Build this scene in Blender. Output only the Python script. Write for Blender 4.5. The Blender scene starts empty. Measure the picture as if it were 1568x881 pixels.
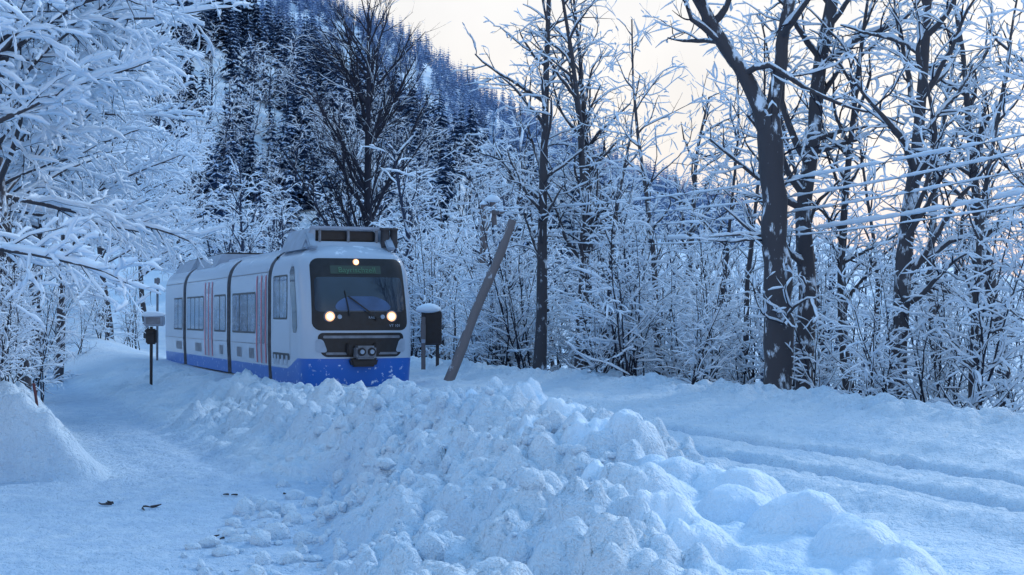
import bpy, bmesh, math, random
import numpy as np
from mathutils import Vector, Matrix
rnd = random.Random(7)
sc = bpy.context.scene
COL = sc.collection

# ------------------------------------------------------------------ materials
def new_mat(name):
    m = bpy.data.materials.new(name); m.use_nodes = True
    nt = m.node_tree; b = nt.nodes['Principled BSDF']
    return m, nt, b
def matte(name, col, col2=None, scale=1.0):
    m = bpy.data.materials.new(name); m.use_nodes = True
    nt = m.node_tree; nt.nodes.remove(nt.nodes['Principled BSDF'])
    d = nt.nodes.new('ShaderNodeBsdfDiffuse'); d.inputs['Color'].default_value=(*col,1)
    if col2:
        g = nt.nodes.new('ShaderNodeTexCoord')
        n = nt.nodes.new('ShaderNodeTexNoise'); n.inputs['Scale'].default_value=scale; n.inputs['Detail'].default_value=1
        nt.links.new(g.outputs['Object'],n.inputs['Vector'])
        mx = nt.nodes.new('ShaderNodeMix'); mx.data_type='RGBA'; mx.inputs['A'].default_value=(*col,1); mx.inputs['B'].default_value=(*col2,1)
        nt.links.new(n.outputs['Fac'],mx.inputs['Factor']); nt.links.new(mx.outputs['Result'],d.inputs['Color'])
    nt.links.new(d.outputs[0],nt.nodes['Material Output'].inputs['Surface'])
    return m

def simple(name, col, rough=0.5, metal=0.0, var=0.0, scale=3.0, bump=0.0, bscale=30, col2=None, emis=None, estr=0, coat=0.0, spec=0.5):
    m, nt, b = new_mat(name)
    b.inputs['Roughness'].default_value = rough
    b.inputs['Metallic'].default_value = metal
    b.inputs['Specular IOR Level'].default_value = spec
    b.inputs['Coat Weight'].default_value = coat
    b.inputs['Base Color'].default_value = (*col, 1)
    tc = nt.nodes.new('ShaderNodeTexCoord')
    if var > 0 or col2:
        n = nt.nodes.new('ShaderNodeTexNoise'); n.inputs['Scale'].default_value = scale; n.inputs['Detail'].default_value = 4
        nt.links.new(tc.outputs['Object'], n.inputs['Vector'])
        r = nt.nodes.new('ShaderNodeValToRGB')
        c2 = col2 if col2 else tuple(c*(1-var) for c in col)
        r.color_ramp.elements[0].color = (*c2, 1); r.color_ramp.elements[0].position = .38
        r.color_ramp.elements[1].color = (*col, 1); r.color_ramp.elements[1].position = .62
        nt.links.new(n.outputs['Fac'], r.inputs['Fac']); nt.links.new(r.outputs['Color'], b.inputs['Base Color'])
    if emis:
        b.inputs['Emission Color'].default_value = (*emis, 1); b.inputs['Emission Strength'].default_value = estr
    return m

def snowy_dirt(name, col, rough, scale, thr, snowcol=(.72,.84,.97), metal=0.0, topsnow=True, zscale=1.0):
    m, nt, b = new_mat(name)
    b.inputs['Metallic'].default_value = metal
    tc = nt.nodes.new('ShaderNodeTexCoord'); g = nt.nodes.new('ShaderNodeNewGeometry')
    mp = nt.nodes.new('ShaderNodeMapping'); mp.inputs['Scale'].default_value=(1,1,zscale); nt.links.new(tc.outputs['Object'], mp.inputs['Vector'])
    n = nt.nodes.new('ShaderNodeTexNoise'); n.inputs['Scale'].default_value = scale; n.inputs['Detail'].default_value = 6; n.inputs['Roughness'].default_value = .65
    nt.links.new(mp.outputs['Vector'], n.inputs['Vector'])
    sep = nt.nodes.new('ShaderNodeSeparateXYZ'); nt.links.new(g.outputs['Normal'], sep.inputs[0])
    mu = nt.nodes.new('ShaderNodeMath'); mu.operation = 'MULTIPLY_ADD'; mu.inputs[1].default_value = .28 if topsnow else 0.0
    nt.links.new(sep.outputs['Z'], mu.inputs[0]); nt.links.new(n.outputs['Fac'], mu.inputs[2])
    mr = nt.nodes.new('ShaderNodeMapRange'); mr.inputs['From Min'].default_value = thr; mr.inputs['From Max'].default_value = thr+.09
    nt.links.new(mu.outputs[0], mr.inputs['Value'])
    mx = nt.nodes.new('ShaderNodeMix'); mx.data_type = 'RGBA'
    mx.inputs['A'].default_value = (*col, 1); mx.inputs['B'].default_value = (*snowcol, 1)
    nt.links.new(mr.outputs['Result'], mx.inputs['Factor']); nt.links.new(mx.outputs['Result'], b.inputs['Base Color'])
    b.inputs['Roughness'].default_value = rough
    bp = nt.nodes.new('ShaderNodeBump'); bp.inputs['Strength'].default_value = .8 if rough>.5 else .04; bp.inputs['Distance'].default_value = .04
    nt.links.new(n.outputs['Fac'], bp.inputs['Height']); nt.links.new(bp.outputs['Normal'], b.inputs['Normal'])
    return m

def snow_mat():
    m, nt, b = new_mat('snow_ground')
    tc = nt.nodes.new('ShaderNodeTexCoord')
    n = nt.nodes.new('ShaderNodeTexNoise'); n.inputs['Scale'].default_value = .7; n.inputs['Detail'].default_value = 7
    nt.links.new(tc.outputs['Object'], n.inputs['Vector'])
    r = nt.nodes.new('ShaderNodeValToRGB')
    r.color_ramp.elements[0].color = (.58,.77,.95,1); r.color_ramp.elements[0].position = .3
    r.color_ramp.elements[1].color = (.73,.87,.99,1); r.color_ramp.elements[1].position = .7
    nt.links.new(n.outputs['Fac'], r.inputs['Fac'])
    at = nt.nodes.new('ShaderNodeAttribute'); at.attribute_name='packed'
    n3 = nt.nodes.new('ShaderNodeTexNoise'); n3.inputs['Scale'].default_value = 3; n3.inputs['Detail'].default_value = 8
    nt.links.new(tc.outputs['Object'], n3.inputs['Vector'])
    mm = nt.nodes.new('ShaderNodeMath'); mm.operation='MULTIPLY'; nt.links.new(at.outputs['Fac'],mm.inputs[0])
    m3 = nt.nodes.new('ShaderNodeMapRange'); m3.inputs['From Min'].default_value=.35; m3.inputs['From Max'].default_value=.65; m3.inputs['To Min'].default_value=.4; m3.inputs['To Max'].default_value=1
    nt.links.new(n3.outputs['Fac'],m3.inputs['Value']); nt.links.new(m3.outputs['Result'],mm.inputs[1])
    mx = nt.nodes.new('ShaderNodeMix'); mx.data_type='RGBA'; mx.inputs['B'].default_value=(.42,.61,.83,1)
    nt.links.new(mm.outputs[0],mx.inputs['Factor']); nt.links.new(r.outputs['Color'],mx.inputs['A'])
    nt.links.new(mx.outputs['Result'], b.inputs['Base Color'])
    b.inputs['Roughness'].default_value = .6; b.inputs['Specular IOR Level'].default_value = .3
    h = None
    for s, w in ((4, 1.2), (13, .8), (45, .35), (120,.15)):
        k = nt.nodes.new('ShaderNodeTexNoise'); k.inputs['Scale'].default_value = s; k.inputs['Detail'].default_value = 2
        nt.links.new(tc.outputs['Object'], k.inputs['Vector'])
        ma = nt.nodes.new('ShaderNodeMath'); ma.operation = 'MULTIPLY_ADD'; ma.inputs[1].default_value = w
        nt.links.new(k.outputs['Fac'], ma.inputs[0])
        if h: nt.links.new(h, ma.inputs[2])
        else: ma.inputs[2].default_value = 0
        h = ma.outputs[0]
    bp = nt.nodes.new('ShaderNodeBump'); bp.inputs['Distance'].default_value = .09
    at2 = nt.nodes.new('ShaderNodeAttribute'); at2.attribute_name='pillow'
    ms = nt.nodes.new('ShaderNodeMapRange'); ms.inputs['To Min'].default_value=1.0; ms.inputs['To Max'].default_value=.5
    nt.links.new(at2.outputs['Fac'],ms.inputs['Value']); nt.links.new(ms.outputs['Result'],bp.inputs['Strength'])
    nt.links.new(h, bp.inputs['Height']); nt.links.new(bp.outputs['Normal'], b.inputs['Normal'])
    return m

M_SNOW = snow_mat()
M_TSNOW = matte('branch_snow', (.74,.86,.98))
M_SNOW_HAZY = matte('spruce_snow_hazy', (.46,.62,.86))  # snow on the spruces, dulled to blue as painted-in distance haze
M_BARK = snowy_dirt('bark', (.058,.058,.070), .9, 4.0, .575, zscale=.45)
M_TWG = matte('twig_bark', (.038,.042,.060))
M_BARK_D = matte('bark_far', (.045,.06,.10))  # far bark, aerial haze tinted into its base colour
M_NEEDLE = matte('spruce_needles', (.026,.052,.105))  # hillside needles, base colour shifted to blue to imitate haze
M_NEEDLE_F = matte('spruce_needles_hazy', (.18,.28,.45))  # ridge needles, much paler: distance haze painted into the colour
M_WOOD = snowy_dirt('weathered_wood', (.17,.155,.165), .85, 5.0, .66, zscale=.3)
M_WHITE = snowy_dirt('train_silver_paint', (.42,.53,.66), .26, 2.5, .80)
M_WHITE2 = simple('train_grey_panel', (.33,.42,.54), .35, var=.2, scale=3)
M_BLUE = snowy_dirt('train_blue_paint', (.01,.12,.50), .35, 6.0, .60, topsnow=False)
M_GLASS = simple('train_glass', (.02,.035,.06), .06, var=.3, scale=1.2, spec=.8)
M_SGLASS = simple('side_window_glass', (.04,.07,.13), .08, col2=(.15,.23,.36), scale=2.6, spec=.9)
M_BLACK = simple('black_plastic', (.012,.014,.02), .45, var=.4, scale=6)
M_DASH_REFL = simple('dash_reflection', (.06,.13,.28), .4, var=.3, scale=2)  # lighter blue for the windscreen reflection painted over the dash area
M_RED = simple('door_red_stripe', (.62,.16,.22), .5, var=.15)
M_GREY = simple('grey_metal', (.22,.25,.30), .5, metal=.3, var=.3, scale=5)
M_LAMP = simple('headlight_lit', (1,.8,.5), .3, emis=(1,.60,.28), estr=8)
M_LAMPR = simple('headlight_bowl', (.9,.6,.4), .3, emis=(1,.42,.16), estr=.95)
M_DISP = simple('led_display', (.02,.03,.03), .4, emis=(.012,.035,.03), estr=.5)
M_LED = simple('led_text', (.04,.12,.09), .4, emis=(.2,.5,.28), estr=.07)
M_POLE = simple('dark_post', (.02,.02,.025), .6, var=.3)
M_REDM = simple('red_marker', (.10,.02,.03), .6, var=.3)
M_BROWN = simple('dark_cabinet', (.045,.045,.055), .6, var=.4, scale=4)
M_TWIG = simple('dead_twig', (.03,.03,.04), .9, var=.3)

# ------------------------------------------------------------------ noise
def hsh(ix, iy, seed):
    n = (ix.astype(np.int64)*374761393 + iy.astype(np.int64)*668265263 + seed*1442695041) & 0xffffffff
    n = ((n ^ (n >> 13))*1274126177) & 0xffffffff
    n = n ^ (n >> 16)
    return (n & 0xffff)/65535.0
def vn(x, y, seed=0):
    ix = np.floor(x); iy = np.floor(y); fx = x-ix; fy = y-iy
    fx = fx*fx*(3-2*fx); fy = fy*fy*(3-2*fy)
    a = hsh(ix,iy,seed); b = hsh(ix+1,iy,seed); c = hsh(ix,iy+1,seed); d = hsh(ix+1,iy+1,seed)
    return (a*(1-fx)+b*fx)*(1-fy)+(c*(1-fx)+d*fx)*fy
def fbm(x, y, o=4, seed=0):
    s = 0; a = .5
    for i in range(o):
        s = s + a*vn(x*2**i, y*2**i, seed+i*17); a *= .5
    return s
def domes(x, y, cell, seed):
    X = x/cell; Y = y/cell; ix = np.floor(X); iy = np.floor(Y)
    out = np.zeros_like(X)
    for dx in (-1,0,1):
        for dy in (-1,0,1):
            cx = ix+dx; cy = iy+dy
            px = cx+hsh(cx,cy,seed); py = cy+hsh(cx,cy,seed+5)
            rr = .45+.5*hsh(cx,cy,seed+9); hh = .3+.7*hsh(cx,cy,seed+13)
            d2 = ((X-px)**2+(Y-py)**2)/rr**2
            out = np.maximum(out, hh*rr*np.sqrt(np.clip(1-d2,0,1)))
    return out
def ss(x, a=0., b=1.):
    t = np.clip((x-a)/(b-a),0,1); return t*t*(3-2*t)

# ------------------------------------------------------------------ ground
T0 = np.array([-3.85, 36.6]); A = np.array([.378,-.926]); NN = np.array([.926,.378])
def ape(X, Y):
    dx = X-T0[0]; dy = Y-T0[1]
    return dx*A[0]+dy*A[1], dx*NN[0]+dy*NN[1]
def hillA(X, Y):
    R = np.interp(X, [-250,-120,-60,-35,-20,-8,0,17,50,100,200], [85,76,58,44,35,28,23,13,5,2,0])
    return R*ss(Y,68,235)**.9*(1-ss(Y,245,420))
def hillB(X, Y):
    R = np.interp(X, [-900,-400,-150,-110,-50,0,60,115,220,500], [230,210,165,152,126,90,60,42,20,3])
    return R*ss(Y,330,640)
PILLOWS=[(2.15,10.6,.42,.34),(1.75,11.3,.34,.22),(2.0,12.3,.42,.22),(2.45,9.9,.36,.24),(2.75,9.4,.34,.20),(1.2,10.0,.40,.16),(1.5,12.9,.45,.20),(.72,13.2,.22,.24),
    (.3,15.6,.30,.22),(2.35,11.3,.34,.18),(1.0,14.6,.5,.20),(.25,19.6,.45,.20),(-.45,20.4,.4,.20),(.75,17.6,.4,.18)]
PACK=[None,None]
def ground(X, Y):
    X = np.asarray(X,float); Y = np.asarray(Y,float)
    al, pe = ape(X, Y)
    pw = pe+.5*(fbm(al*.25,pe*.25,3,3)-.45)
    base = np.interp(pw, [-60,-20,-12,-9.0,-7.7,-5.5,-3.4,-1.8,1.8,3.6,5.0,6.2,9,20,60],
                         [1.6,1.0,.75,.45,-.6,-.6,-.10,-.03,-.02,.08,.2,.02,-.8,-1.5,-3])
    cr = ss(21.5+.5*(fbm(X*.8,Y*0+.3,2,8)-.4)-Y, 0, .6)*ss(-pw, 3.2, 4.2)
    base = base*(1-cr)+(-.63)*cr
    far = ss(Y,48,95)*ss(-pe,0,4)*3.2
    base = base+far
    xc = np.interp(Y,[6,9,11.5,15.5,20,26,30,34],[2.45,2.35,2.1,1.3,.0,-1.9,-4.0,-6])
    zc = np.interp(Y,[4,6,9,11.5,15.5,20,23,26,29,33],[.0,.08,.16,.20,.28,.34,.24,.0,-.25,-.4])
    xl = np.interp(Y,[6,13,18,21,23,26,30],[-1.6,-1.9,-2.3,-2.75,-3.4,-5.2,-7.3])
    xl = xl+.7*(fbm(Y*.7,X*0,3,21)-.45)
    zc = zc+.22*(fbm(Y*.5,X*.3,3,31)-.45)
    pl = np.clip((X-xl)/(xc-xl),0,1); pl = (pl*pl*(3-2*pl))**.6
    pr = 1-ss(X-xc,.05,1.15)
    prof = np.where(X<xc,pl,pr)
    md = np.clip(zc-base,0,None)*prof
    h = base+md
    slope = prof*ss(-pe,1.8,2.6)
    shoulder = ss(-pw,2.0,3.0)*(1-ss(-pw,5.2,6.0))*(1-cr)*ss(60-Y,0,15)
    bankL = ss(-pw,7.8,8.6)*(1-cr)*(1-ss(Y,30,60))
    bankR = ss(pw,3.8,4.8)*(1-ss(pw,6.5,9))
    m = np.clip(ss(slope,.02,.4)*(1-.45*ss(Y,24,29))+.5*shoulder+.7*bankL+.55*bankR,0,1.)
    smooth = ss(X,.6,1.8)*ss(14.3-Y,0,2.5)
    rough = m*(1-.80*smooth)
    wx = X+.16*fbm(X*3,Y*3,2,41); wy = Y+.16*fbm(X*3,Y*3,2,47)
    h = h+rough*(.50*domes(wx,wy,.8,1)+.40*domes(wx,wy,.40,2)+.28*domes(wx,wy,.22,3)+.15*domes(wx,wy,.12,4)+.28*(fbm(X*1.1,Y*1.1,3,77)-.5))-.22*rough
    h = h+m*smooth*(.16*domes(X,Y,.8,6)+.03*domes(X,Y,.15,14)-.06)
    pz_=np.zeros_like(h); pm=np.zeros_like(h)
    for (a,b,r,q) in PILLOWS:
        d2=((X-a)**2+(Y-b)**2)/r**2*(1+.5*(fbm(X*3.5,Y*3.5,3,int(a*10)+70)-.4))
        v=q*np.clip(1-d2,0,1)**.6
        pz_=np.maximum(pz_,v); pm=np.maximum(pm,np.clip(1.2-d2,0,1))
    h = h+pz_*.8
    flat = 1-m
    near = 1-ss(Y,60,90)
    h = h+near*flat*(.04*(fbm(X*.8,Y*.8,3,51)-.5)+.045*(fbm(X*4,Y*4,3,55)-.5)+.035*domes(X,Y,.14,56)*(hsh(np.floor(X*1.5),np.floor(Y*1.5),3)>.35))
    fr = ss(pw,1.9,2.6)*(1-ss(pw,4.2,5))*near
    h = h+fr*(.09*domes(X,Y,.5,71)+.06*domes(X,Y,.2,72))
    lane = ss(-pw,5.4,5.8)*(1-ss(-pw,7.3,7.7))*(1-cr)
    h = h-.035*lane*(np.exp(-((pw+6.0)/.18)**2)+np.exp(-((pw+7.1)/.18)**2))
    t = near*(1-ss(Y,37,40))
    gr=0
    for c in (-.75,.75):
        g=np.exp(-((pe-c-.02*np.sin(al))/.09)**2); gr=gr+g
        h = h-.16*t*g
        h = h+.07*t*np.exp(-((pe-c-.26)/.12)**2)*(.5+fbm(al*2,pe*2,2,61))
    h = h+.10*t*np.exp(-((pe+1.75)/.25)**2)+.12*t*np.exp(-((pe-2.0)/.3)**2)*(.4+fbm(al*1.3,pe,3,62))
    h = h+t*.05*domes(X,Y,.22,91)*ss(pe,-2,-1.6)*(1-ss(pe,2.4,3))
    h = h+hillA(X,Y)+hillB(X,Y)
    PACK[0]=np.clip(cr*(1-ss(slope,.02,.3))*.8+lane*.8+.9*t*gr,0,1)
    PACK[1]=np.clip(np.maximum(pm,m*smooth*.8),0,1)
    return h

def mesh_np(name, V, F4=None, F3=None, mats=(), midx=None, smooth=True):
    me = bpy.data.meshes.new(name)
    n4 = 0 if F4 is None else len(F4); n3 = 0 if F3 is None else len(F3)
    me.vertices.add(len(V)); me.vertices.foreach_set('co', np.ascontiguousarray(V,dtype=np.float32).ravel())
    loops = []
    if n4: loops.append(np.asarray(F4).ravel())
    if n3: loops.append(np.asarray(F3).ravel())
    L = np.concatenate(loops).astype(np.int32)
    me.loops.add(len(L)); me.loops.foreach_set('vertex_index', L)
    me.polygons.add(n4+n3)
    st = np.concatenate([np.arange(n4)*4, n4*4+np.arange(n3)*3]).astype(np.int32)
    me.polygons.foreach_set('loop_start', st)
    if midx is not None: me.polygons.foreach_set('material_index', np.asarray(midx,dtype=np.int32))
    me.polygons.foreach_set('use_smooth', np.full(n4+n3, smooth))
    for m in mats: me.materials.append(m)
    me.update(calc_edges=True); me.validate()
    return me
def obj(name, me, parent=None, loc=(0,0,0), rot=0, s=1.0):
    o = bpy.data.objects.new(name, me); COL.objects.link(o)
    o.location = loc; o.rotation_euler = (0,0,rot); o.scale = (s,s,s) if not isinstance(s,tuple) else s
    if parent: o.parent = parent
    return o
def empty(name, loc=(0,0,0), rot=0):
    o = bpy.data.objects.new(name, None); COL.objects.link(o); o.location = loc; o.rotation_euler = (0,0,rot); o.empty_display_size = .5
    return o

def axis(a, b, d, lo, hi, g):
    c = list(np.arange(a, b+1e-6, d)); s = d; v = c[-1]
    while v < hi: s = min(s*g, 30); v += s; c.append(v)
    s = d; v = c[0]; pre = []
    while v > lo: s = min(s*g, 30); v -= s; pre.append(v)
    return np.array(pre[::-1]+c)
xs = axis(-5.2, 5.2, .04, -900, 900, 1.022)
ys = axis(8.5, 25, .05, -60, 1100, 1.015)
GX, GY = np.meshgrid(xs, ys)
GZ = ground(GX, GY); PK=PACK[0].copy(); PL=PACK[1].copy()
def gz(x, y):
    i=min(max(np.searchsorted(xs,x)-1,0),len(xs)-2); j=min(max(np.searchsorted(ys,y)-1,0),len(ys)-2)
    fx=(x-xs[i])/(xs[i+1]-xs[i]); fy=(y-ys[j])/(ys[j+1]-ys[j])
    return float((GZ[j,i]*(1-fx)+GZ[j,i+1]*fx)*(1-fy)+(GZ[j+1,i]*(1-fx)+GZ[j+1,i+1]*fx)*fy)
nx = len(xs); ny = len(ys)
V = np.stack([GX.ravel(), GY.ravel(), GZ.ravel()], 1)
i = np.arange(ny-1)[:,None]*nx+np.arange(nx-1)[None,:]
F = np.stack([i, i+1, i+1+nx, i+nx], -1).reshape(-1,4)
gm=mesh_np('snow_ground', V, F, mats=[M_SNOW])
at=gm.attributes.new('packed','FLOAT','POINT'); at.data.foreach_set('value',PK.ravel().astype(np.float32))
at=gm.attributes.new('pillow','FLOAT','POINT'); at.data.foreach_set('value',PL.ravel().astype(np.float32))
obj('snow_ground', gm)

# ------------------------------------------------------------------ branches
class TB:
    def __init__(s, seed): s.P=[]; s.R=[]; s.B=[]; s.L=[]; s.n=0; s.r=random.Random(seed); s.seed=seed
    def add(s, P, R, lev):
        s.P += P; s.R += R; s.B += [s.n]*len(P); s.L += [lev]*len(P); s.n += 1
    def poly(s, st, d, L, n, wig, trop):
        r = s.r; x,y,z = st; dx,dy,dz = d; P=[(x,y,z)]; st_ = L/(n-1)
        for k in range(n-1):
            dx += r.gauss(0,wig); dy += r.gauss(0,wig); dz += r.gauss(0,wig)+trop
            q = math.sqrt(dx*dx+dy*dy+dz*dz)+1e-9; dx/=q; dy/=q; dz/=q
            x += dx*st_; y += dy*st_; z += dz*st_; P.append((x,y,z))
        return P
    def grow(s, P, R, lev, prm, L=None):
        s.add(P, R, lev)
        if lev >= prm['max']: return
        r = s.r; q = prm['lv'][lev]
        if L is None: L = sum(math.dist(P[k],P[k+1]) for k in range(len(P)-1))
        n = max(1, int(q['den']*L*(.8+.4*r.random())))
        for c in range(n):
            t = q['t0']+(1-q['t0'])*((c+r.random())/n)
            f = t*(len(P)-1); k = min(int(f),len(P)-2); f -= k
            p = tuple(P[k][a]*(1-f)+P[k+1][a]*f for a in range(3)); rr = R[k]*(1-f)+R[k+1]*f
            T = Vector(P[k+1])-Vector(P[k]); T.normalize()
            az = r.random()*6.283; ang = math.radians(r.gauss(q['ang'],q.get('av',10)))
            o = T.orthogonal().normalized(); o.rotate(Matrix.Rotation(az,3,T))
            if q.get('flat'): o = Vector((o.x,o.y,o.z*q['flat'])).normalized()
            d = T*math.cos(ang)+o*math.sin(ang); d.z += q.get('up',0); d.normalize()
            l = q['len']*(1-q.get('tap',.6)*t)*(.55+.75*r.random())
            m = q['n']; r0 = min(rr*.75, q['r']*(.6+.4*l/q['len'])+.001)
            C = s.poly(p, d, l, m, q['wig'], q['trop'])
            RR = [r0*(1-.75*a/(m-1)) for a in range(m)]
            s.grow(C, RR, lev+1, prm, l)
    def build(s, name, snow=.03, cover=.85, mats=None, thick=.8, side3=2, brk=.14):
        P=np.array(s.P); R=np.array(s.R); B=np.array(s.B); L=np.array(s.L)
        same=B[1:]==B[:-1]; seg=P[1:]-P[:-1]; seg/= (np.linalg.norm(seg,axis=1)[:,None]+1e-9)
        T=np.zeros_like(P); T[:-1][same]+=seg[same]; T[1:][same]+=seg[same]; T/= (np.linalg.norm(T,axis=1)[:,None]+1e-9)
        bz=np.bincount(B,np.abs(T[:,2]))/np.bincount(B); vert=(bz>.75)[B]
        ref=np.where(vert[:,None],np.array([1.,0,0]),np.array([0,0,1.]))
        S=np.cross(T,ref); S/= (np.linalg.norm(S,axis=1)[:,None]+1e-9); U=np.cross(S,T)
        VV=[];FF=[];MI=[];off=0
        rs=np.random.RandomState(s.seed)
        def tube(idx, k, C, a, b, Sv, Uv, mi, keep=None):
            nonlocal off
            if len(idx)<2: return
            ang=np.arange(k)/k*2*np.pi+np.pi/2
            ring=C[:,None,:]+a[:,None,None]*np.cos(ang)[None,:,None]*Sv[:,None,:]+b[:,None,None]*np.sin(ang)[None,:,None]*Uv[:,None,:]
            VV.append(ring.reshape(-1,3))
            sm=(B[idx][1:]==B[idx][:-1])
            if keep is not None: sm&=(keep[1:]|keep[:-1])
            j=np.nonzero(sm)[0]
            kk=np.arange(k); k2=(kk+1)%k
            f=np.stack([off+j[:,None]*k+kk, off+j[:,None]*k+k2, off+(j[:,None]+1)*k+k2, off+(j[:,None]+1)*k+kk],-1).reshape(-1,4)
            FF.append(f); MI.append(np.full(len(f),mi)); off+=len(idx)*k
        big=np.nonzero(L<side3)[0]; sml=np.nonzero(L>=side3)[0]
        Rj=R*(1+.16*(rs.rand(len(R))-.5))
        tube(big,9,P[big],Rj[big],Rj[big],S[big],U[big],0)
        tube(sml,3,P[sml],R[sml],R[sml],S[sml],U[sml],0 if len(mats or [])<3 and mats else 2)
        if snow>0:
            H=np.cross(T,np.array([0,0,1.])); hn=np.linalg.norm(H,axis=1); H/= (hn[:,None]+1e-9)
            f=np.clip((hn-.36)/.35,0,1)
            f*=((rs.rand(s.n)<cover)*(.7+.5*rs.rand(s.n)))[B]
            f*=np.clip(rs.normal(1,.2,len(R)),.5,1.6)*np.where(rs.rand(len(R))<brk,.1,1)
            last=np.ones(len(R),bool); last[:-1]=~same; first=np.ones(len(R),bool); first[1:]=~same
            f[last]*=.5; f[first]*=.6
            a=(R*.85+snow)*f; b=a*thick*(.7+.3*np.minimum(1,snow/(R+.001)))
            b=np.minimum(b,.09+snow)
            C=P.copy(); C[:,2]+=np.where(f>.05,R*.45+b*.55,0)
            Z=np.tile(np.array([0,0,1.]),(len(R),1))
            tube(np.arange(len(R)),4,C,a,b,H,Z,1,keep=f>.05)
        me=mesh_np(name,np.concatenate(VV),np.concatenate(FF),mats=mats or [M_BARK,M_TSNOW,M_TWG],midx=np.concatenate(MI))
        return me

def lv(den,t0,ang,ln,r,n,wig,trop,**k):
    d=dict(den=den,t0=t0,ang=ang,len=ln,r=r,n=n,wig=wig,trop=trop); d.update(k); return d

SN=.023
def std_tree(seed,h,r0,dens=1.0,limb=3.2,lean=.02,t0=.25,snow=SN,mx=4,mats=None,ang=45,cover=.87,trop=.06):
    tb=TB(seed)
    P=tb.poly((0,0,-.3),(lean,0,1),h,14,.045,.03)
    R=[r0*(1-.82*(k/13)**1.1)*(1.25 if k==0 else 1) for k in range(14)]
    prm=dict(max=mx,lv=[lv(1.6*dens,t0,ang,limb,r0*.40,9,.13,trop,tap=.5),
        lv(2.2*dens,.15,48,1.6,.028,7,.18,.01,tap=.5),
        lv(3.2*dens,.1,48,.8,.014,5,.19,-.02,tap=.4),
        lv(2.6*dens,.1,45,.42,.010,4,.19,-.02)])
    tb.grow(P,R,0,prm)
    return tb.build('bare_tree',snow=snow,mats=mats,cover=cover)

def place(name, me, x, y, rot=0, s=1.0, parent=None, dz=0):
    return obj(name, me, parent, (x,y,gz(x,y)+dz), rot, s)
def ux(u,y): return (u-784)/2178*y

tb=TB(101)
prm=dict(max=4,lv=[lv(1.1,.25,58,2.8,.09,9,.16,.02,tap=.5,av=14),
    lv(2.2,.15,48,1.6,.030,7,.17,.02),lv(3.2,.1,45,.8,.014,5,.17,0),lv(2.4,.1,42,.42,.009,4,.16,0)])
def pl(tb,pts,r0,r1,lev,prm,n=16):
    pts=[np.array(p,float) for p in pts]; out=[]; rs=[]
    d=[0]
    for k in range(len(pts)-1): d.append(d[-1]+np.linalg.norm(pts[k+1]-pts[k]))
    for k in range(n):
        t=d[-1]*k/(n-1); p=[float(np.interp(t,d,[q[a] for q in pts]))+tb.r.gauss(0,.03) for a in range(3)]
        out.append(tuple(p)); rs.append(r0+(r1-r0)*(k/(n-1))**.8)
    tb.grow(out,rs,lev,prm)
P1=dict(prm); P1['lv']=[lv(.9,.25,75,2.0,.05,8,.16,-.01,av=12)]+prm['lv'][1:]
pl(tb,[(0,0,-.6),(.05,0,2),(-.02,0,4.4),(-.15,0,6.2)],.36,.26,0,P1)
pl(tb,[(-.15,0,6.0),(-.55,.1,7.0),(-1.05,.1,7.7),(-1.7,.2,9.0),(-2.1,.2,10.5),(-2.2,.4,13)],.21,.06,0,prm)
pl(tb,[(-.12,0,6.0),(.1,.1,7.2),(.2,0,8.2),(.45,.1,9.6),(.6,.2,13)],.18,.05,0,prm)
pl(tb,[(-1.35,.15,8.3),(-.9,0,8.9),(-.3,-.2,9.05),(.1,-.3,9.6)],.09,.03,1,prm,10)
pl(tb,[(-.7,.1,7.15),(-.2,-.4,7.3),(.6,-.6,6.7),(1.6,-.7,6.3),(2.6,-.9,5.9)],.09,.02,1,prm,12)
pl(tb,[(-1.2,.1,7.9),(-1.8,-.2,8.3),(-2.2,-.2,9.2)],.08,.03,1,prm,8)
me_big=tb.build('bare_tree_big',snow=.028)
place('forked_bare_tree',me_big,ux(1188,31),31)
tb=TB(102)
pl(tb,[(0,0,-.6),(.1,0,3),(.05,.1,5),(.35,.1,7),(.5,0,8.6),(.8,.1,10),(1,.2,13)],.25,.12,0,prm)
pl(tb,[(.5,0,8.3),(1.3,-.2,9.0),(2.2,-.2,9.2),(3.0,-.1,10.2)],.10,.03,1,prm,10)
pl(tb,[(.2,0,6.0),(-.3,.3,7.1),(-.4,.4,8.4),(-.1,.5,11)],.10,.04,1,prm,10)
me_b2=tb.build('bare_tree_b2',snow=.028)
place('bare_tree',me_b2,ux(1228,33),33)

T1=std_tree(1,13,.19,limb=2.9,t0=.22)
T2=std_tree(2,12.5,.15,limb=2.8,t0=.22)
T3=std_tree(3,13,.21,limb=3.4,t0=.2,ang=50)
T4=std_tree(4,10,.09,limb=2.0,t0=.12,dens=1.05)
T5=std_tree(5,9,.07,limb=2.2,t0=.1,dens=1.1,ang=35)
for u,y,me,rot,s in [(825,42,T1,.3,1.05),(884,42,T2,1.2,1.05),(905,43,T1,2.6,.95),(1375,29.5,T3,.5,1.0),(1305,33,T2,2.2,.9),
    (1490,28.5,T4,.6,1.0),(1012,38,T4,2.0,1.1),(960,45,T5,.4,1.2),(1085,40,T5,2.4,1.15),(1440,36,T2,4.,.9),(1135,37,T4,5.,1.),
    (1540,33,T3,3.2,.85),(775,50,T4,1.0,1.0),(1260,40,T4,3.3,1.2),(1340,44,T5,1.1,1.3),(1590,27,T5,1.9,1.1),(850,50,T5,.2,1.2),(1640,31,T1,.4,1),
    (1180,47,T1,5.1,.9),(715,58,T4,3.0,.8),(670,62,T4,.3,.9),(930,39,T4,.8,.9),(1050,46,T3,.9,.8),(1500,44,T1,2.,.85)]:
    place('bare_tree',me,ux(u,y),y,rot,s)

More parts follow.
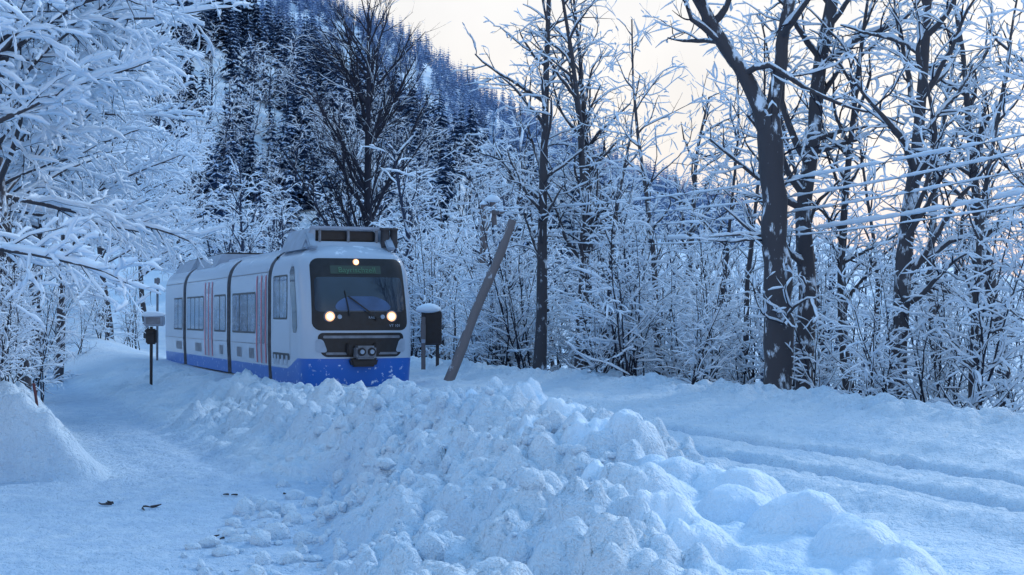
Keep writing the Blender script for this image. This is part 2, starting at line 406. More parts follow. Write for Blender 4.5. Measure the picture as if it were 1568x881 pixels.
tb=TB(55)
P=tb.poly((0,0,-.5),(0,0,1),17,14,.02,.02); R=[.30*(1-.85*(k/13)) for k in range(14)]
pf=dict(max=4,lv=[lv(2.7,.24,34,8.5,.09,9,.05,.03,tap=.75,av=7),lv(2.2,.15,28,2.8,.038,6,.07,.03,tap=.6),lv(2.6,.1,30,1.2,.020,5,.08,.02),lv(2.2,.1,30,.55,.014,4,.1,0)])
tb.grow(P,R,0,pf)
me_fan=tb.build('fan_tree',snow=.012,cover=.3,mats=[M_TWG,M_TSNOW])
place('bare_tree',me_fan,ux(556,66),66,0,1.0)

def shrub(seed,n,h,snow,spread=.45,mats=None,cover=.88):
    tb=TB(seed); r=tb.r
    prm=dict(max=3,lv=[lv(3.0,.12,52,1.4,.018,7,.15,-.02,tap=.5),lv(3.6,.1,48,.7,.012,5,.17,-.04),lv(2.6,.1,45,.34,.008,4,.17,-.03)])
    for k in range(n):
        a=r.random()*6.283; d=(math.cos(a)*spread*r.random(),math.sin(a)*spread*r.random(),1)
        L=h*(.5+.6*r.random()); P=tb.poly((r.gauss(0,.3),r.gauss(0,.3),-.3),d,L,9,.09,-.01)
        tb.grow(P,[.032*(1-.75*j/8) for j in range(9)],0,prm)
    return tb.build('snowy_shrub',snow=snow,side3=0,mats=mats,cover=cover)
S1=shrub(21,7,4.6,.027); S2=shrub(22,8,3.8,.028,.7); S3=shrub(23,6,6.0,.025,.35)
th=empty('shrub_thicket')
k=0
for j in range(74):
    al=-22+46*rnd.random(); pe=6.0+7*rnd.random()**1.3
    x,y=T0+A*al+NN*pe
    place('shrub_%d'%k,[S1,S2,S3][k%3],x,y,rnd.random()*6.28,.65+.5*rnd.random(),th); k+=1

def laden(seed,h,dens=1.0,limb=5.0,snow=.05,t0=.12,off=0):
    tb=TB(seed)
    P=tb.poly((0,0,-.3),(.03,0,1),h,12,.04,.02); R=[.17*(1-.8*(k/11)) for k in range(12)]
    prm=dict(max=4,lv=[lv(3.0*dens,t0,62,limb,.055,10,.08,-.012,tap=.35,av=14),
        lv(3.6*dens,.12,44,1.6,.020,8,.13,-.05,tap=.5,flat=.6),
        lv(4.6*dens,.1,44,.65,.011,5,.16,-.06,tap=.4),
        lv(3.2*dens,.1,42,.30,.008,4,.16,-.05)])
    tb.grow(P,R,0,prm); return tb.build('laden_tree',snow=snow,cover=.95,thick=1.1,brk=.10)
L1=laden(31,11.2,snow=.031,t0=.42,limb=5.4); L2=laden(32,10,limb=4.8,snow=.033,t0=.34)
print('polys',[len(m.polygons) for m in (me_big,me_b2,T1,T2,T3,T4,T5,me_fan,S1,S2,S3,L1,L2)])
for u,y,me,rot,s in [(-60,24,L1,.3,1.0),(0,28,L2,2.0,1.15),(40,34,L1,2.9,1.0),(-20,42,L2,4.0,1.2),(90,51,L1,1.2,1.0),(-180,21,L2,.8,1.0),(-150,30,L1,4.4,1.1),(60,58,L2,5.0,1.2),
    (30,43,L2,.2,1.15),(170,70,L2,3.5,1.05),(-60,34,L2,1.5,1.2),(285,84,L2,2.5,1.1),(20,66,L1,5.5,1.3),(225,78,L2,4.1,1.0)]:
    place('snow_laden_tree',me,ux(u,y),y,rot,s,dz=0)
for u,y,me,s in [(10,23.6,S3,.55),(-30,25,S1,.7),(40,40,S1,.9),(-10,32,S2,.9),(-40,21.5,S3,.5),(50,52,S2,1.0),(30,28,S1,.6),(100,60,S1,.9),(-5,22.3,S1,.45),(150,66,S2,1.0),(205,70,S1,.9)]:
    place('bare_shrub',me,ux(u,y),y,u,s)

# --- wooded slope
woods=empty('hillside_woods')
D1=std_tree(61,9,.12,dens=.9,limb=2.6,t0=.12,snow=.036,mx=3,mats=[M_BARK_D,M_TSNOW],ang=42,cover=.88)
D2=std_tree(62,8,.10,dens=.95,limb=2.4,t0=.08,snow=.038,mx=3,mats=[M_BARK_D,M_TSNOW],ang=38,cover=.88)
def conifer(seed,h,mats,snowf,fine=4,wk=1.6):
    rs=np.random.RandomState(seed); V=[];F=[];MI=[]
    def tri(a,b,c,m):
        n=len(V); V.extend([a,b,c]); F.append((n,n+1,n+2)); MI.append(m)
    W=int(h*wk)
    for w in range(W):
        t=w/W; z=h*(.06+.94*t); Rr=h*.19*(1-t)**.85+.12
        nb=8 if t<.8 else 6
        for b in range(nb):
            a=rs.rand()*6.283; L=Rr*(.7+.5*rs.rand()); d=np.array([math.cos(a),math.sin(a),0]); s_=np.array([-d[1],d[0],0])
            dr=-.30-.25*rs.rand()
            for q in range(fine):
                f0=q/fine; f1=min(1,f0+.45); wd=L*.26*(1-f0*.6)
                p0=np.array([0,0,z])+d*L*f0+np.array([0,0,dr*L*f0*(.6+.4*f0)])
                for sg in (-1,1):
                    tip=p0+d*L*(f1-f0)*.9+s_*sg*wd*(1+.3*rs.rand())+np.array([0,0,dr*L*.4-.08*L*rs.rand()])
                    p1=p0+d*L*(f1-f0)*.7+np.array([0,0,dr*L*(f1-f0)])
                    tri(p0,tip,p1,0)
                    if rs.rand()<snowf:
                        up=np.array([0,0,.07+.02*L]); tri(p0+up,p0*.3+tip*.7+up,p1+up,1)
    for k in range(5):
        a=k/5*6.283;b=(k+1)/5*6.283
        tri(np.array([.14*math.cos(a),.14*math.sin(a),-1.]),np.array([.14*math.cos(b),.14*math.sin(b),-1.]),np.array([0,0,h*1.03]),0)
    return mesh_np('spruce',np.array(V),None,np.array(F),mats=mats,midx=MI,smooth=False)
C1=conifer(1,13,[M_NEEDLE,M_SNOW_HAZY],.35); C2=conifer(2,11,[M_NEEDLE,M_SNOW_HAZY],.7)
C3=conifer(3,13,[M_NEEDLE_F,M_SNOW_HAZY],.8,2,1.1)
k=0
for j in range(210):
    y=58+80*rnd.random(); u=130+1450*rnd.random()**1.35
    x=ux(u,y); al,pe=ape(x,y)
    if -9<pe<5: continue
    if y<70 and u<620: continue
    place('broadleaf_%d'%k,[D1,D2][k%2],x,y,rnd.random()*6.28,.6+.55*rnd.random(),woods); k+=1
for j in range(850):
    y=88+185*rnd.random()**.8; u=100+900*rnd.random()
    x=ux(u,y)
    if y<115 and not (330<u<470 and rnd.random()<.6): continue
    if rnd.random()<.5 and y<175:
        place('broadleaf_%d'%k,[D1,D2][k%2],x,y,rnd.random()*6.28,.8+.5*rnd.random(),woods); k+=1; continue
    place('spruce_%d'%k,[C1,C2][rnd.random()<.6],x,y,rnd.random()*6.28,.5+.5*rnd.random(),woods); k+=1
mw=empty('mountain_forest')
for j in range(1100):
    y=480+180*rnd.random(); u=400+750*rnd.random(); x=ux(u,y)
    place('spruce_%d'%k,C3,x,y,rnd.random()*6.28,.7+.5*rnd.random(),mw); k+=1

# ------------------------------------------------------------------ train
train=empty('regional_train',(T0[0],T0[1],0.03),math.atan2(.378,.926))
def Wz(z):
    w=1.5
    if z<.9: w=1.5-.05*(.9-z)
    if z>2.6: w=1.5*(1-min(.999,((z-2.6)/1.14)**3))**(1/3)
    return w
def nose(z):
    n=0
    if z>1.4: n=((z-1.4)/2.2)**1.5*.62
    if z>3.25: n+=((z-3.25)/.4)**2*.45
    if z<.7: n=-.02+.10*(.7-z)
    return n
DD=.85
def front(t,z):
    w=Wz(z); q=min(.9995,abs(t)/w)
    return nose(z)+DD*(1-(1-q**3.2)**(1/3.2))
def build_grid(name,rows,mats,mi,parent,closed=False):
    V=[p for r in rows for p in r]; n=len(rows[0]); F=[];M=[]
    for a in range(len(rows)-1):
        for b in range(n-1):
            F.append((a*n+b,a*n+b+1,(a+1)*n+b+1,(a+1)*n+b)); M.append(mi(a,b))
    me=mesh_np(name,np.array(V),np.array(F),mats=mats,midx=M); return obj(name,me,parent)
zr=[-.03,.1,.25,.42,.56,.70,.74,.9,1.1,1.3,1.5,1.8,2.1,2.4,2.6,2.75,2.9,3.0,3.1,3.2,3.3,3.38,3.45,3.52,3.58,3.62,3.65]
rows=[]
def zadj(z,s):
    return -.03+(z+.03)/.73*(.73-.30*float(ss(np.array(float(s)),.9,2.0))) if z<=.70 else z
for z in zr:
    r=[]; w=Wz(z)
    for s in (3.9,3.2,2.5,2.0,1.6): r.append((-w,s,zadj(z,s)))
    for a in np.linspace(0,math.pi,41):
        c=math.cos(a); t=-w*np.sign(c)*abs(c)**(2/3.2)
        s=nose(z)+DD*(1-max(0,math.sin(a))**(2/3.2))
        r.append((float(t),float(s),zadj(z,s)))
    for s in (1.6,2.0,2.5,3.2,3.9): r.append((w,s,zadj(z,s)))
    rows.append(r)
build_grid('cab_shell',rows,[M_WHITE,M_BLUE],lambda a,b:1 if a<5 else 0,train)
top=rows[-1]; bm=bmesh.new(); bm.faces.new([bm.verts.new(p) for p in top]); me=bpy.data.meshes.new('cab_roof'); bm.to_mesh(me); bm.free(); me.materials.append(M_WHITE); obj('cab_roof',me,train)
def fpatch(name,zs,tl,tr,mat,off=.012,n=24,m=20,corner=.12):
    z0,z1=zs; rows=[]
    for k in range(m+1):
        f=.5-.5*math.cos(math.pi*k/m); z=z0+(z1-z0)*f
        a=tl(f); b=tr(f); e=min(z-z0,z1-z)
        if e<corner:
            c=corner-math.sqrt(max(0,corner**2-(corner-e)**2)); a+=c; b-=c
        rows.append([(a+(b-a)*j/n, front(a+(b-a)*j/n,z)-off, z) for j in range(n+1)])
    return build_grid(name,rows,[mat],lambda a,b:0,train)
fpatch('windscreen_surround',(1.42,3.29),lambda f:-1.28+.04*f,lambda f:1.28-.04*f,M_BLACK,.010,corner=.22)
fpatch('windscreen',(1.90,2.80),lambda f:-1.20+.03*f,lambda f:1.20-.03*f,M_GLASS,.018,corner=.12)
fpatch('dash_reflection',(1.93,2.30),lambda f:-.72+.30*f*f,lambda f:.82-.36*f*f,M_DASH_REFL,.022,corner=.16)  # patch over the glass: dash shape with the reflection put in as colour
fpatch('display_panel',(2.88,3.10),lambda f:-.75,lambda f:.60,M_DISP,.020,corner=.03)
fpatch('lower_mask',(.74,1.36),lambda f:-1.05-.12*f,lambda f:1.05+.12*f,M_BLACK,.012,corner=.16)
fpatch('bumper_bar',(1.22,1.29),lambda f:-1.02,lambda f:1.02,M_GREY,.05,corner=.03)
fpatch('bumper_lip',(.80,.86),lambda f:-.95,lambda f:-.42,M_GREY,.04,corner=.02)
fpatch('bumper_lip_2',(.80,.86),lambda f:.42,lambda f:.95,M_GREY,.04,corner=.02)
fpatch('cheek_left',(.86,1.2),lambda f:-1.2,lambda f:-.9-.12*f,M_WHITE2,.02,corner=.08)
fpatch('cheek_right',(.86,1.2),lambda f:.9+.12*f,lambda f:1.2,M_WHITE2,.02,corner=.08)
def disc(name,t,z,r,mat,off,depth=.04,seg=24,y=None):
    bm=bmesh.new(); bmesh.ops.create_cone(bm,cap_ends=True,segments=seg,radius1=r,radius2=r*.9,depth=depth)
    bmesh.ops.rotate(bm,verts=bm.verts,matrix=Matrix.Rotation(math.radians(90),3,'X'))
    me=bpy.data.meshes.new(name); bm.to_mesh(me); bm.free(); me.materials.append(mat)
    yy=front(t,z)-off if y is None else y
    return obj(name,me,train,(t,yy,z))
for nm,t in (('headlight_left',-.84),('headlight_right',.80)):
    disc(nm+'_ring',t,1.78,.16,M_GREY,.015); disc(nm+'_bowl',t,1.78,.135,M_LAMPR,.03); disc(nm,t,1.78,.08,M_LAMP,.05)
    disc(nm+'_aux',t+(.25 if t<0 else -.25),1.77,.06,M_WHITE2,.03)
disc('top_light_bowl',-.05,3.19,.085,M_LAMPR,.02); disc('top_light',-.05,3.19,.05,M_LAMP,.04)
def box(name,parent,c,d,mat,bev=.02,rot=None,taper=None):
    bm=bmesh.new(); bmesh.ops.create_cube(bm,size=1)
    for v in bm.verts:
        v.co.x*=d[0]; v.co.y*=d[1]; v.co.z*=d[2]
        if taper and v.co.z>0: v.co.x*=taper[0]; v.co.y*=taper[1]
    if bev: bmesh.ops.bevel(bm,geom=bm.edges[:],offset=min(bev,min(d)*.3),segments=2,affect='EDGES')
    me=bpy.data.meshes.new(name); bm.to_mesh(me); bm.free(); me.materials.append(mat)
    o=obj(name,me,parent,c)
    if rot: o.rotation_euler=rot
    return o
box('coupler_head',train,(0,-.22,.86),(.52,.40,.34),M_GREY,.05)
box('coupler_shaft',train,(0,.05,.84),(.3,.4,.25),M_BLACK,.03)
box('coupler_lower',train,(0,-.10,.60),(.62,.25,.22),M_BLACK,.05,taper=(1.25,1))
disc('coupler_cone',-.13,.88,.11,M_BLACK,0,y=-.44); disc('coupler_cup',.13,.88,.11,M_BLACK,0,y=-.44)
disc('coupler_cone_in',-.13,.88,.06,M_WHITE2,0,y=-.46); disc('coupler_cup_in',.13,.88,.06,M_WHITE2,0,y=-.46)
box('coupler_side_l',train,(-.36,-.05,.95),(.16,.2,.3),M_BLACK,.03); box('coupler_side_r',train,(.36,-.05,.95),(.16,.2,.3),M_BLACK,.03)
w=box('wiper_arm',train,(.02,front(.02,2.0)-.09,2.02),(.035,.03,.95),M_BLACK,.01,rot=(0,math.radians(-52),0)); w.rotation_euler=(math.radians(-14),math.radians(-52),0)
w=box('wiper_blade',train,(-.38,front(-.3,2.2)-.06,2.12),(.03,.03,.7),M_BLACK,.01); w.rotation_euler=(math.radians(-16),math.radians(-8),0)
box('wiper_pivot',train,(.38,front(.3,1.75)-.06,1.72),(.10,.06,.08),M_BLACK,.02)
def text(body,size,loc,mat,rx):
    cu=bpy.data.curves.new('txt','FONT'); cu.body=body; cu.size=size; cu.align_x='CENTER'; cu.align_y='CENTER'; cu.extrude=.002
    o=bpy.data.objects.new('tmp_t',cu); COL.objects.link(o)
    dg=bpy.context.evaluated_depsgraph_get(); me=bpy.data.meshes.new_from_object(o.evaluated_get(dg)); bpy.data.objects.remove(o)
    me.materials.clear(); me.materials.append(mat)
    o=obj('lettering',me,train,loc); o.rotation_euler=(rx,0,0); return o
text('Bayrischzell',.215,(-.05,front(0,2.98)-.045,2.98),M_LED,math.radians(90-24))
text('VT 101',.10,(.88,front(.88,1.55)-.04,1.54),M_WHITE2,math.radians(88))
text('RAIL',.09,(.25,front(.25,1.6)-.04,1.75),M_WHITE2,math.radians(85))
def spatch(name,s0,s1,z0,z1,mat,off=.006,corner=.08,side=-1):
    rows=[]; m=14
    for k in range(m+1):
        f=.5-.5*math.cos(math.pi*k/m); a=s0;b=s1; e=min(f,1-f)*(z1-z0)
        if e<corner: c=corner-math.sqrt(max(0,corner**2-(corner-e)**2)); a+=c;b-=c
        z=z0+(z1-z0)*f
        rows.append([(side*(Wz(z)+off),a+(b-a)*j/6,z) for j in range(7)])
    return build_grid(name,rows,[mat],lambda a,b:0,train)
for sd in (-1,1):
    rows=[]
    for k in range(13):
        z=1.35+1.75*k/12; r=[]
        e=min(k,12-k)/12*1.75; c=0 if e>.15 else .12-.12*math.sqrt(1-(1-e/.15)**2)
        for j in range(7):
            s=nose(z)+DD+.0+c+(.52-2*c)*j/6; r.append((sd*(Wz(z)+.008),s,z))
        rows.append(r)
    build_grid('cab_side_window',rows,[M_GLASS],lambda a,b:0,train)
    spatch('saloon_window',1.95,3.65,1.70,2.90,M_BLACK,.005,side=sd)
    for a,b in ((2.0,2.80),(2.84,3.60)): spatch('pane',a,b,1.75,2.85,M_SGLASS,.010,side=sd)
    spatch('bogie_opening',1.7,3.7,.40,.80,M_BLACK,.005,side=sd,corner=.1)
    for a in (1.9,2.4,2.9,3.3): spatch('bogie_panel',a,a+.26,.46,.74,M_WHITE2,.012,side=sd,corner=.04)
    spatch('body_seam',1.62,1.65,.45,3.2,M_GREY,.004,side=sd,corner=0)
def carbody(name,s0,s1):
    zz=[-.0,.2,.40,.7,1.0,1.5,2.0,2.4,2.6,2.75,2.9,3.0,3.1,3.2,3.3,3.4,3.48,3.55,3.6,3.62]
    prof=[(-Wz(z),z) for z in zz]+[(Wz(z),z) for z in zz[::-1]]
    rows=[[(t,s,z) for t,z in prof] for s in (s0,s0+.02,s1-.02,s1)]
    n=len(prof)
    build_grid(name,rows,[M_WHITE,M_BLUE],lambda a,b:1 if (b<2 or b>=n-3) else 0,train)
    for sd in (-1,1):
        spatch('roof_seam',s0,s1,3.02,3.05,M_GREY,.003,side=sd,corner=0); spatch('sill_seam',s0,s1,.98,1.0,M_GREY,.003,side=sd,corner=0)
    for k,s in enumerate((s0,s1)):
        bm=bmesh.new(); bm.faces.new([bm.verts.new((t,s,z)) for t,z in prof]); me=bpy.data.meshes.new('end'); bm.to_mesh(me); bm.free(); me.materials.append(M_GREY); obj(name+'_end_%d'%k,me,train)
def bellows(s0,s1):
    rows=[]
    m=8
    for k in range(m+1):
        s=s0+(s1-s0)*k/m; q=.90 if k%2 else .95
        rows.append([(-Wz(z)*q,s,z*.985) for z in (.1,1,2,2.6,3.0,3.3,3.5)]+[(Wz(z)*q,s,z*.985) for z in (3.5,3.3,3.0,2.6,2,1,.1)])
    build_grid('bellows',rows,[M_BLACK],lambda a,b:0,train)
carbody('car_body_a',4.35,9.7); carbody('car_body_b',10.3,18.2); carbody('car_body_c',18.85,23.2)
bellows(3.85,4.4); bellows(9.65,10.35); bellows(18.15,18.9)
box('cab_rear_bulkhead',train,(0,3.88,1.8),(2.7,.04,3.3),M_BLACK,0)
for sd in (-1,1):
    def door(s0,s1):
        spatch('door_leaf',s0,s1,.45,2.75,M_WHITE2,.006,side=sd,corner=.04)
        w=(s1-s0)/2
        for a in (s0+.1,s0+w+.06): spatch('door_glass',a,a+w-.18,1.0,2.55,M_SGLASS,.011,side=sd)
        for a in (s0-.10,s0+w-.05,s1+.03): spatch('door_stripe',a,a+.14,.45,2.95,M_RED,.014,side=sd,corner=.01)
    door(4.6,5.65); door(12.9,14.1)
    for a,b in ((5.95,9.4),(10.5,12.55),(14.5,18.0),(19.0,21.0)):
        spatch('window_band',a,b,1.28,2.5,M_BLACK,.005,side=sd)
        n=max(1,int(round((b-a)/1.0))); w=(b-a)/n
        for q in range(n): spatch('pane',a+q*w+.05,a+(q+1)*w-.05,1.34,2.44,M_SGLASS,.010,side=sd)
    for a,b in ((6.2,6.9),(8.0,8.7),(11,11.6),(15,16.2),(19.2,20.5)): spatch('skirt_vent',a,b,.55,.85,M_GREY,.006,side=sd,corner=.04)
def prism(name,prof,s0,s1,mat,inset=.0):
    rows=[[(t,s,z) for t,z in prof] for s in (s0,s1)]
    build_grid(name,rows,[mat],lambda a,b:0,train).data.polygons.foreach_set('use_smooth',[False]*(len(prof)-1))
    for s in (s0,s1):
        bm=bmesh.new(); bm.faces.new([bm.verts.new((t,s,z)) for t,z in prof]); me=bpy.data.meshes.new('e'); bm.to_mesh(me); bm.free(); me.materials.append(mat); obj(name+'_end',me,train)
box('roof_pod_base',train,(-.02,2.45,3.66),(2.45,2.5,.22),M_WHITE,.05,taper=(.92,.92))
for sg in (-1,1):
    prism('roof_fairing',[(sg*1.28,3.55),(sg*1.02,4.12),(sg*.90,4.14),(sg*.90,3.6)],1.35,3.8,M_WHITE2)
    o=box('roof_fairing_nose',train,(sg*1.06,1.18,3.78),(.22,.7,.10),M_WHITE2,.03); o.rotation_euler=(math.radians(38),0,0)
box('roof_frame_front',train,(-.05,1.36,4.13),(2.0,.10,.09),M_WHITE2,.03)
box('roof_frame_rear',train,(-.05,3.7,4.13),(2.0,.10,.09),M_WHITE2,.03)
for q in (-.78,0,.78): box('roof_strut',train,(q,1.36,3.92),(.07,.08,.36),M_GREY,.02)
box('radiator',train,(-.05,2.5,3.93),(1.7,2.0,.26),M_BLACK,.03)
for q in range(7): box('radiator_slat',train,(-.05,1.55+q*.28,4.075),(1.6,.05,.03),M_GREY,.01)
box('radiator_snow',train,(-.05,2.9,4.13),(1.5,1.2,.07),M_TSNOW,.03)
for q,r in ((1.00,.13),(1.24,.11)):
    bm=bmesh.new(); bmesh.ops.create_cone(bm,cap_ends=True,segments=16,radius1=r,radius2=r*.92,depth=.5); me=bpy.data.meshes.new('exhaust'); bm.to_mesh(me); bm.free(); me.materials.append(M_BROWN)
    obj('exhaust_stack',me,train,(q,1.28,3.87))
    bm=bmesh.new(); bmesh.ops.create_cone(bm,cap_ends=True,segments=16,radius1=r*1.15,radius2=r*1.15,depth=.06); me=bpy.data.meshes.new('rim'); bm.to_mesh(me); bm.free(); me.materials.append(M_BROWN)
    obj('exhaust_rim',me,train,(q,1.28,4.12))
for s0,s1,zt in ((14.0,17.8,3.95),(19.2,22.8,3.95)):
    prism('rear_roof_pod',[(-1.2,3.5),(-.95,zt),(.95,zt),(1.2,3.5)],s0,s1,M_WHITE2)
    box('rear_roof_grille',train,(0,(s0+s1)/2,zt+.03),(1.5,(s1-s0)*.8,.08),M_BLACK,.02)
prism('roof_rail',[(-1.05,3.55),(-1.0,3.68),(1.0,3.68),(1.05,3.55)],4.4,12.5,M_WHITE)

# ------------------------------------------------------------------ trackside things
def tube_obj(name,pts,rad,mat,parent=None,snow=0,minl=0):
    tb=TB(len(name)+len(pts)); tb.add([tuple(p) for p in pts],list(rad),0)
    me=tb.build(name,snow=snow,mats=[mat,M_TSNOW],side3=1,cover=1.0); return obj(name,me,parent)
bx,by=-1.85,38.0; z0=gz(bx,by)
p0=np.array([bx,by,z0-.35]); p1=np.array([0.02,39.2,4.45])
lp=empty('leaning_wooden_pole')
pts=[p0+(p1-p0)*k/11+np.array([.02*math.sin(k*.9),0,0]) for k in range(12)]
tube_obj('pole_shaft',pts,[.145-.03*k/11 for k in range(12)],M_WOOD,lp)
px,py=ux(738,48),48.0; pz=gz(px,py)
tp=empty('telegraph_pole')
tube_obj('pole_shaft',[(px,py,pz-.4),(px+.03,py,3),(px+.08,py,5.6)],[.15,.135,.12],M_WOOD,tp)
tube_obj('pole_shaft_2',[(px+.42,py,4.9),(px+.36,py,5.75)],[.09,.09],M_WOOD,tp)
box('crossarm',tp,(px+.3,py-.1,5.3),(.9,.09,.10),M_WOOD,.02)
def blob(name,parent,c,r,sc_,seed=0,mat=None):
    bm=bmesh.new(); bmesh.ops.create_icosphere(bm,subdivisions=3,radius=r)
    rs=random.Random(seed); ph=[rs.random()*6 for _ in range(6)]
    for v in bm.verts:
        k=1+.10*math.sin(v.co.x/r*3+ph[0])+.08*math.sin(v.co.y/r*4+ph[1])+.08*math.sin(v.co.z/r*3+ph[2])
        v.co*=k; v.co.x*=sc_[0]; v.co.y*=sc_[1]; v.co.z*=sc_[2]*(1 if v.co.z>0 else .35)
    for f in bm.faces: f.smooth=True
    me=bpy.data.meshes.new(name); bm.to_mesh(me); bm.free(); me.materials.append(mat or M_TSNOW); return obj(name,me,parent,c)
blob('snow_cap',tp,(px+.36,py,5.74),.25,(1.1,1,.8),3); blob('snow_cap_2',tp,(px+.05,py,5.6),.15,(1,1,.7),4)
for q in range(3): blob('insulator_snow',tp,(px-.05+q*.33,py-.1,5.38),.07,(1,1,1),q)
ex,ey=10.6,20.5; ez=gz(ex,ey)
tp2=empty('telegraph_pole')
tube_obj('pole_shaft',[(ex,ey,ez-.4),(ex,ey,3),(ex,ey,5.4)],[.14,.125,.11],M_WOOD,tp2)
box('crossarm',tp2,(ex+.2,ey-.1,5.1),(1.4,.1,.12),M_WOOD,.02)
wr=empty('overhead_wires')
for q,(o,za,zb,sg,sn) in enumerate([(-.25,5.45,5.1,.45,.052),(.1,5.42,5.0,.75,.030),(.5,5.05,4.75,.75,.044),(.8,5.0,4.5,1.0,.048),(-.1,4.6,4.0,.7,.028)]):
    pts=[];rr=[]
    for k in range(160):
        t=k/159; pts.append((px+.2+o*.6+(ex-px-.2)*t,py+(ey-py)*t,za+(zb-za)*t-sg*4*t*(1-t))); rr.append(.012)
    tb=TB(200+q); tb.add(pts,rr,0); me=tb.build('wire',snow=sn,mats=[M_POLE,M_TSNOW],side3=0,cover=1.0,brk=.15)
    obj('wire_%d'%q,me,wr)
cx,cy=ux(655,44),44.; cz=gz(cx,cy)
cb=empty('trackside_cabinet')
box('cabinet_body',cb,(cx+.12,cy,1.45),(.62,.35,1.05),M_BROWN,.03)
box('cabinet_door',cb,(cx+.14,cy-.185,1.45),(.50,.02,.92),M_BLACK,.01)
box('cabinet_hinge_post',cb,(cx-.12,cy-.22,.7),(.13,.10,2.2),M_WOOD,.02)
box('sign_plate',cb,(cx-.12,cy-.285,1.30),(.16,.02,.55),M_WOOD,.01)
box('label',cb,(cx-.12,cy-.30,1.05),(.12,.012,.12),M_WHITE2,.004)
box('cabinet_leg',cb,(cx+.3,cy,.5),(.1,.1,1.2),M_BROWN,.02)
blob('snow_cap',cb,(cx+.02,cy,1.98),.42,(1.0,.7,.55),8)
qx,qy=ux(232,42),42.; qz=gz(qx,qy)
sp=empty('signal_post')
z_at=lambda v,y: 1.8+(485-v)/2178*y
tube_obj('post',[(qx,qy,qz-.4),(qx,qy,z_at(530,qy)),(qx,qy,z_at(500,qy))],[.045,.045,.045],M_POLE,sp)
box('lantern_box',sp,(qx+.0,qy,z_at(515,qy)),(.30,.2,.46),M_POLE,.04)
box('lantern_hood',sp,(qx+.0,qy-.16,z_at(509,qy)),(.22,.14,.05),M_POLE,.02)
box('upper_box',sp,(qx+.06,qy+.1,z_at(491,qy)),(.58,.3,.32),M_WHITE2,.04)
box('upper_box_face',sp,(qx+.06,qy-.06,z_at(491,qy)),(.42,.02,.2),M_GREY,.01)
blob('snow_cap',sp,(qx+.06,qy+.1,z_at(483,qy)),.34,(1.1,.7,.40),5)
q2=empty('marker_post'); mx,my=ux(241,56),56.
tube_obj('post',[(mx,my,gz(mx,my)-.2),(mx,my,z_at(440,my)),(mx+.02,my,z_at(425,my))],[.05,.045,.045],M_GREY,q2)
box('plate',q2,(mx,my-.06,z_at(430,my)),(.22,.03,.2),M_GREY,.01)
sx,sy=ux(62,21.9),21.9; sz=min(gz(sx,sy),.3)
tube_obj('snow_stake',[(sx,sy,sz-.3),(sx-.05,sy,sz+.2),(sx-.10,sy,sz+.48)],[.022,.022,.022],M_REDM)
for u,v,n,l in ((170,770,4,.09),(232,777,5,.10),(356,757,2,.06),(432,755,2,.04),(343,821,2,.05)):
    y=2.42*2178/(v-485); x=ux(u,y); tb=TB(u)
    for q in range(n):
        P=tb.poly((x+rnd.gauss(0,.05),y+rnd.gauss(0,.03),gz(x,y)+.02),(rnd.choice([-1,1]),rnd.gauss(0,.5),.02),l*(1+.8*rnd.random()),4,.15,0); tb.add(P,[.014,.015,.012,.008],0)
    obj('fallen_twigs',tb.build('twigs',snow=0,mats=[M_TWIG,M_TSNOW],side3=0))
rs=np.random.RandomState(5)
cxs=[]
for j in range(1100):
    y=9+17*rs.rand(); x=-3.4+5.4*rs.rand()
    if x>np.interp(y,[9,13,20,26],[.4,1.0,0,-2]): continue
    cxs.append((x,y))
cx_=np.array(cxs); cz_=ground(cx_[:,0],cx_[:,1])
proto=bmesh.new(); bmesh.ops.create_icosphere(proto,subdivisions=2,radius=1); pv=np.array([v.co[:] for v in proto.verts]); pf_=np.array([[v.index for v in f.verts] for f in proto.faces]); proto.free()
VV=[];FF=[]
for j,(x,y) in enumerate(cxs):
    r=.02+.12*rs.rand()**3; s=1+.25*rs.normal(size=3); n=1+.10*rs.normal(size=(len(pv),1))
    VV.append(pv*n*r*np.clip(s,.6,1.5)+np.array([x,y,cz_[j]+r*.2])); FF.append(pf_+42*(len(VV)-1))
obj('snow_clods',mesh_np('snow_clods',np.concatenate(VV),None,np.concatenate(FF),mats=[M_SNOW]))

# ------------------------------------------------------------------ light
w=bpy.data.worlds.new('World'); sc.world=w; w.use_nodes=True; nt=w.node_tree
bg=nt.nodes['Background']; out=nt.nodes['World Output']
SE,SR=30,42
sky=nt.nodes.new('ShaderNodeTexSky'); sky.sky_type='NISHITA'; sky.sun_disc=False
sky.sun_elevation=math.radians(SE); sky.sun_rotation=math.radians(SR); sky.ozone_density=2.0; sky.dust_density=.6; sky.air_density=1.0
nt.links.new(sky.outputs[0],bg.inputs['Color']); bg.inputs['Strength'].default_value=.13
tc=nt.nodes.new('ShaderNodeTexCoord'); sep=nt.nodes.new('ShaderNodeSeparateXYZ'); nt.links.new(tc.outputs['Generated'],sep.inputs[0])
nz=nt.nodes.new('ShaderNodeTexNoise'); nz.inputs['Scale'].default_value=3.5; nz.inputs['Detail'].default_value=5; nt.links.new(tc.outputs['Generated'],nz.inputs['Vector'])
zr_=nt.nodes.new('ShaderNodeValToRGB'); e=zr_.color_ramp.elements
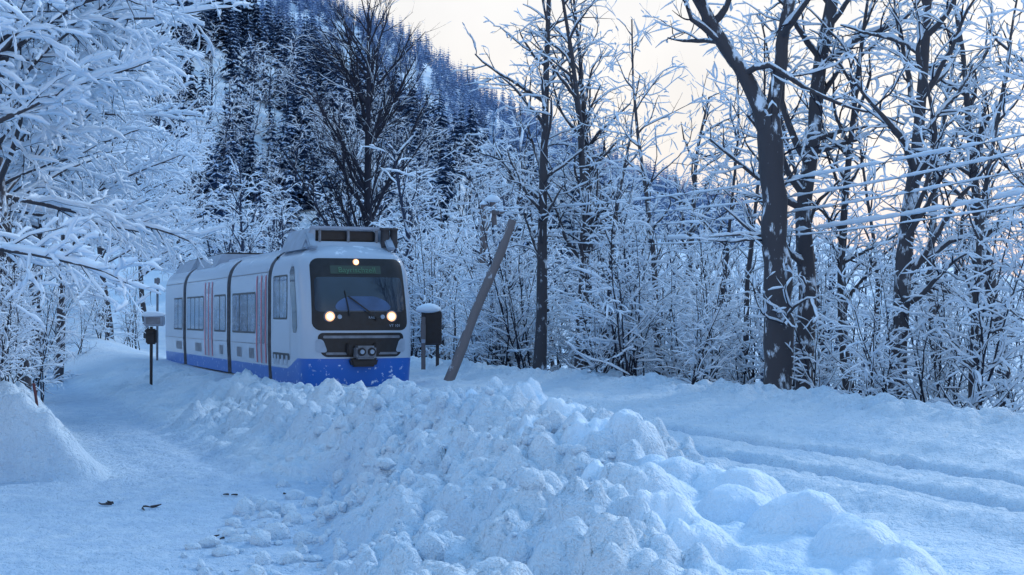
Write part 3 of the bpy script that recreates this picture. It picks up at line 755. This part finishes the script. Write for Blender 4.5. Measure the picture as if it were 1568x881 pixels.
e[0].position=.04; e[0].color=(1.02,.84,.80,1); e[1].position=.50; e[1].color=(.42,.82,1.38,1)
e2=e.new(.12); e2.color=(1.06,1.0,.94,1); e3=e.new(.25); e3.color=(1.0,1.0,1.0,1)
nt.links.new(sep.outputs['Z'],zr_.inputs['Fac'])
rc=nt.nodes.new('ShaderNodeMapRange'); rc.inputs['From Min'].default_value=.35; rc.inputs['From Max'].default_value=.6; rc.inputs['To Min'].default_value=.88; rc.inputs['To Max'].default_value=1.06
nt.links.new(nz.outputs['Fac'],rc.inputs['Value'])
bg2=nt.nodes.new('ShaderNodeBackground'); nt.links.new(zr_.outputs['Color'],bg2.inputs['Color']); nt.links.new(rc.outputs['Result'],bg2.inputs['Strength'])
mr=nt.nodes.new('ShaderNodeMapRange'); mr.inputs['From Min'].default_value=.22; mr.inputs['From Max'].default_value=.5; mr.inputs['To Min'].default_value=.96; mr.inputs['To Max'].default_value=.68
nt.links.new(sep.outputs['Z'],mr.inputs['Value'])
mix=nt.nodes.new('ShaderNodeMixShader'); nt.links.new(mr.outputs['Result'],mix.inputs['Fac']); nt.links.new(bg.outputs[0],mix.inputs[1]); nt.links.new(bg2.outputs[0],mix.inputs[2]); nt.links.new(mix.outputs[0],out.inputs['Surface'])
sl=bpy.data.lights.new('sun','SUN'); sl.energy=1.55; sl.angle=math.radians(10); sl.color=(.93,.97,1.0)
so=bpy.data.objects.new('sun',sl); COL.objects.link(so)
d=Vector((math.sin(math.radians(SR))*math.cos(math.radians(SE)),math.cos(math.radians(SR))*math.cos(math.radians(SE)),math.sin(math.radians(SE))))
so.rotation_euler=d.to_track_quat('Z','Y').to_euler()

cam=bpy.data.cameras.new('camera'); cam.lens=50; cam.sensor_width=36; cam.clip_end=3000; cam.clip_start=.1
co=bpy.data.objects.new('camera',cam); COL.objects.link(co); co.location=(0,0,1.8); co.rotation_euler=(math.radians(91.18),0,0)
sc.camera=co
sc.view_settings.view_transform='Standard'; sc.view_settings.look='None'; sc.view_settings.exposure=0
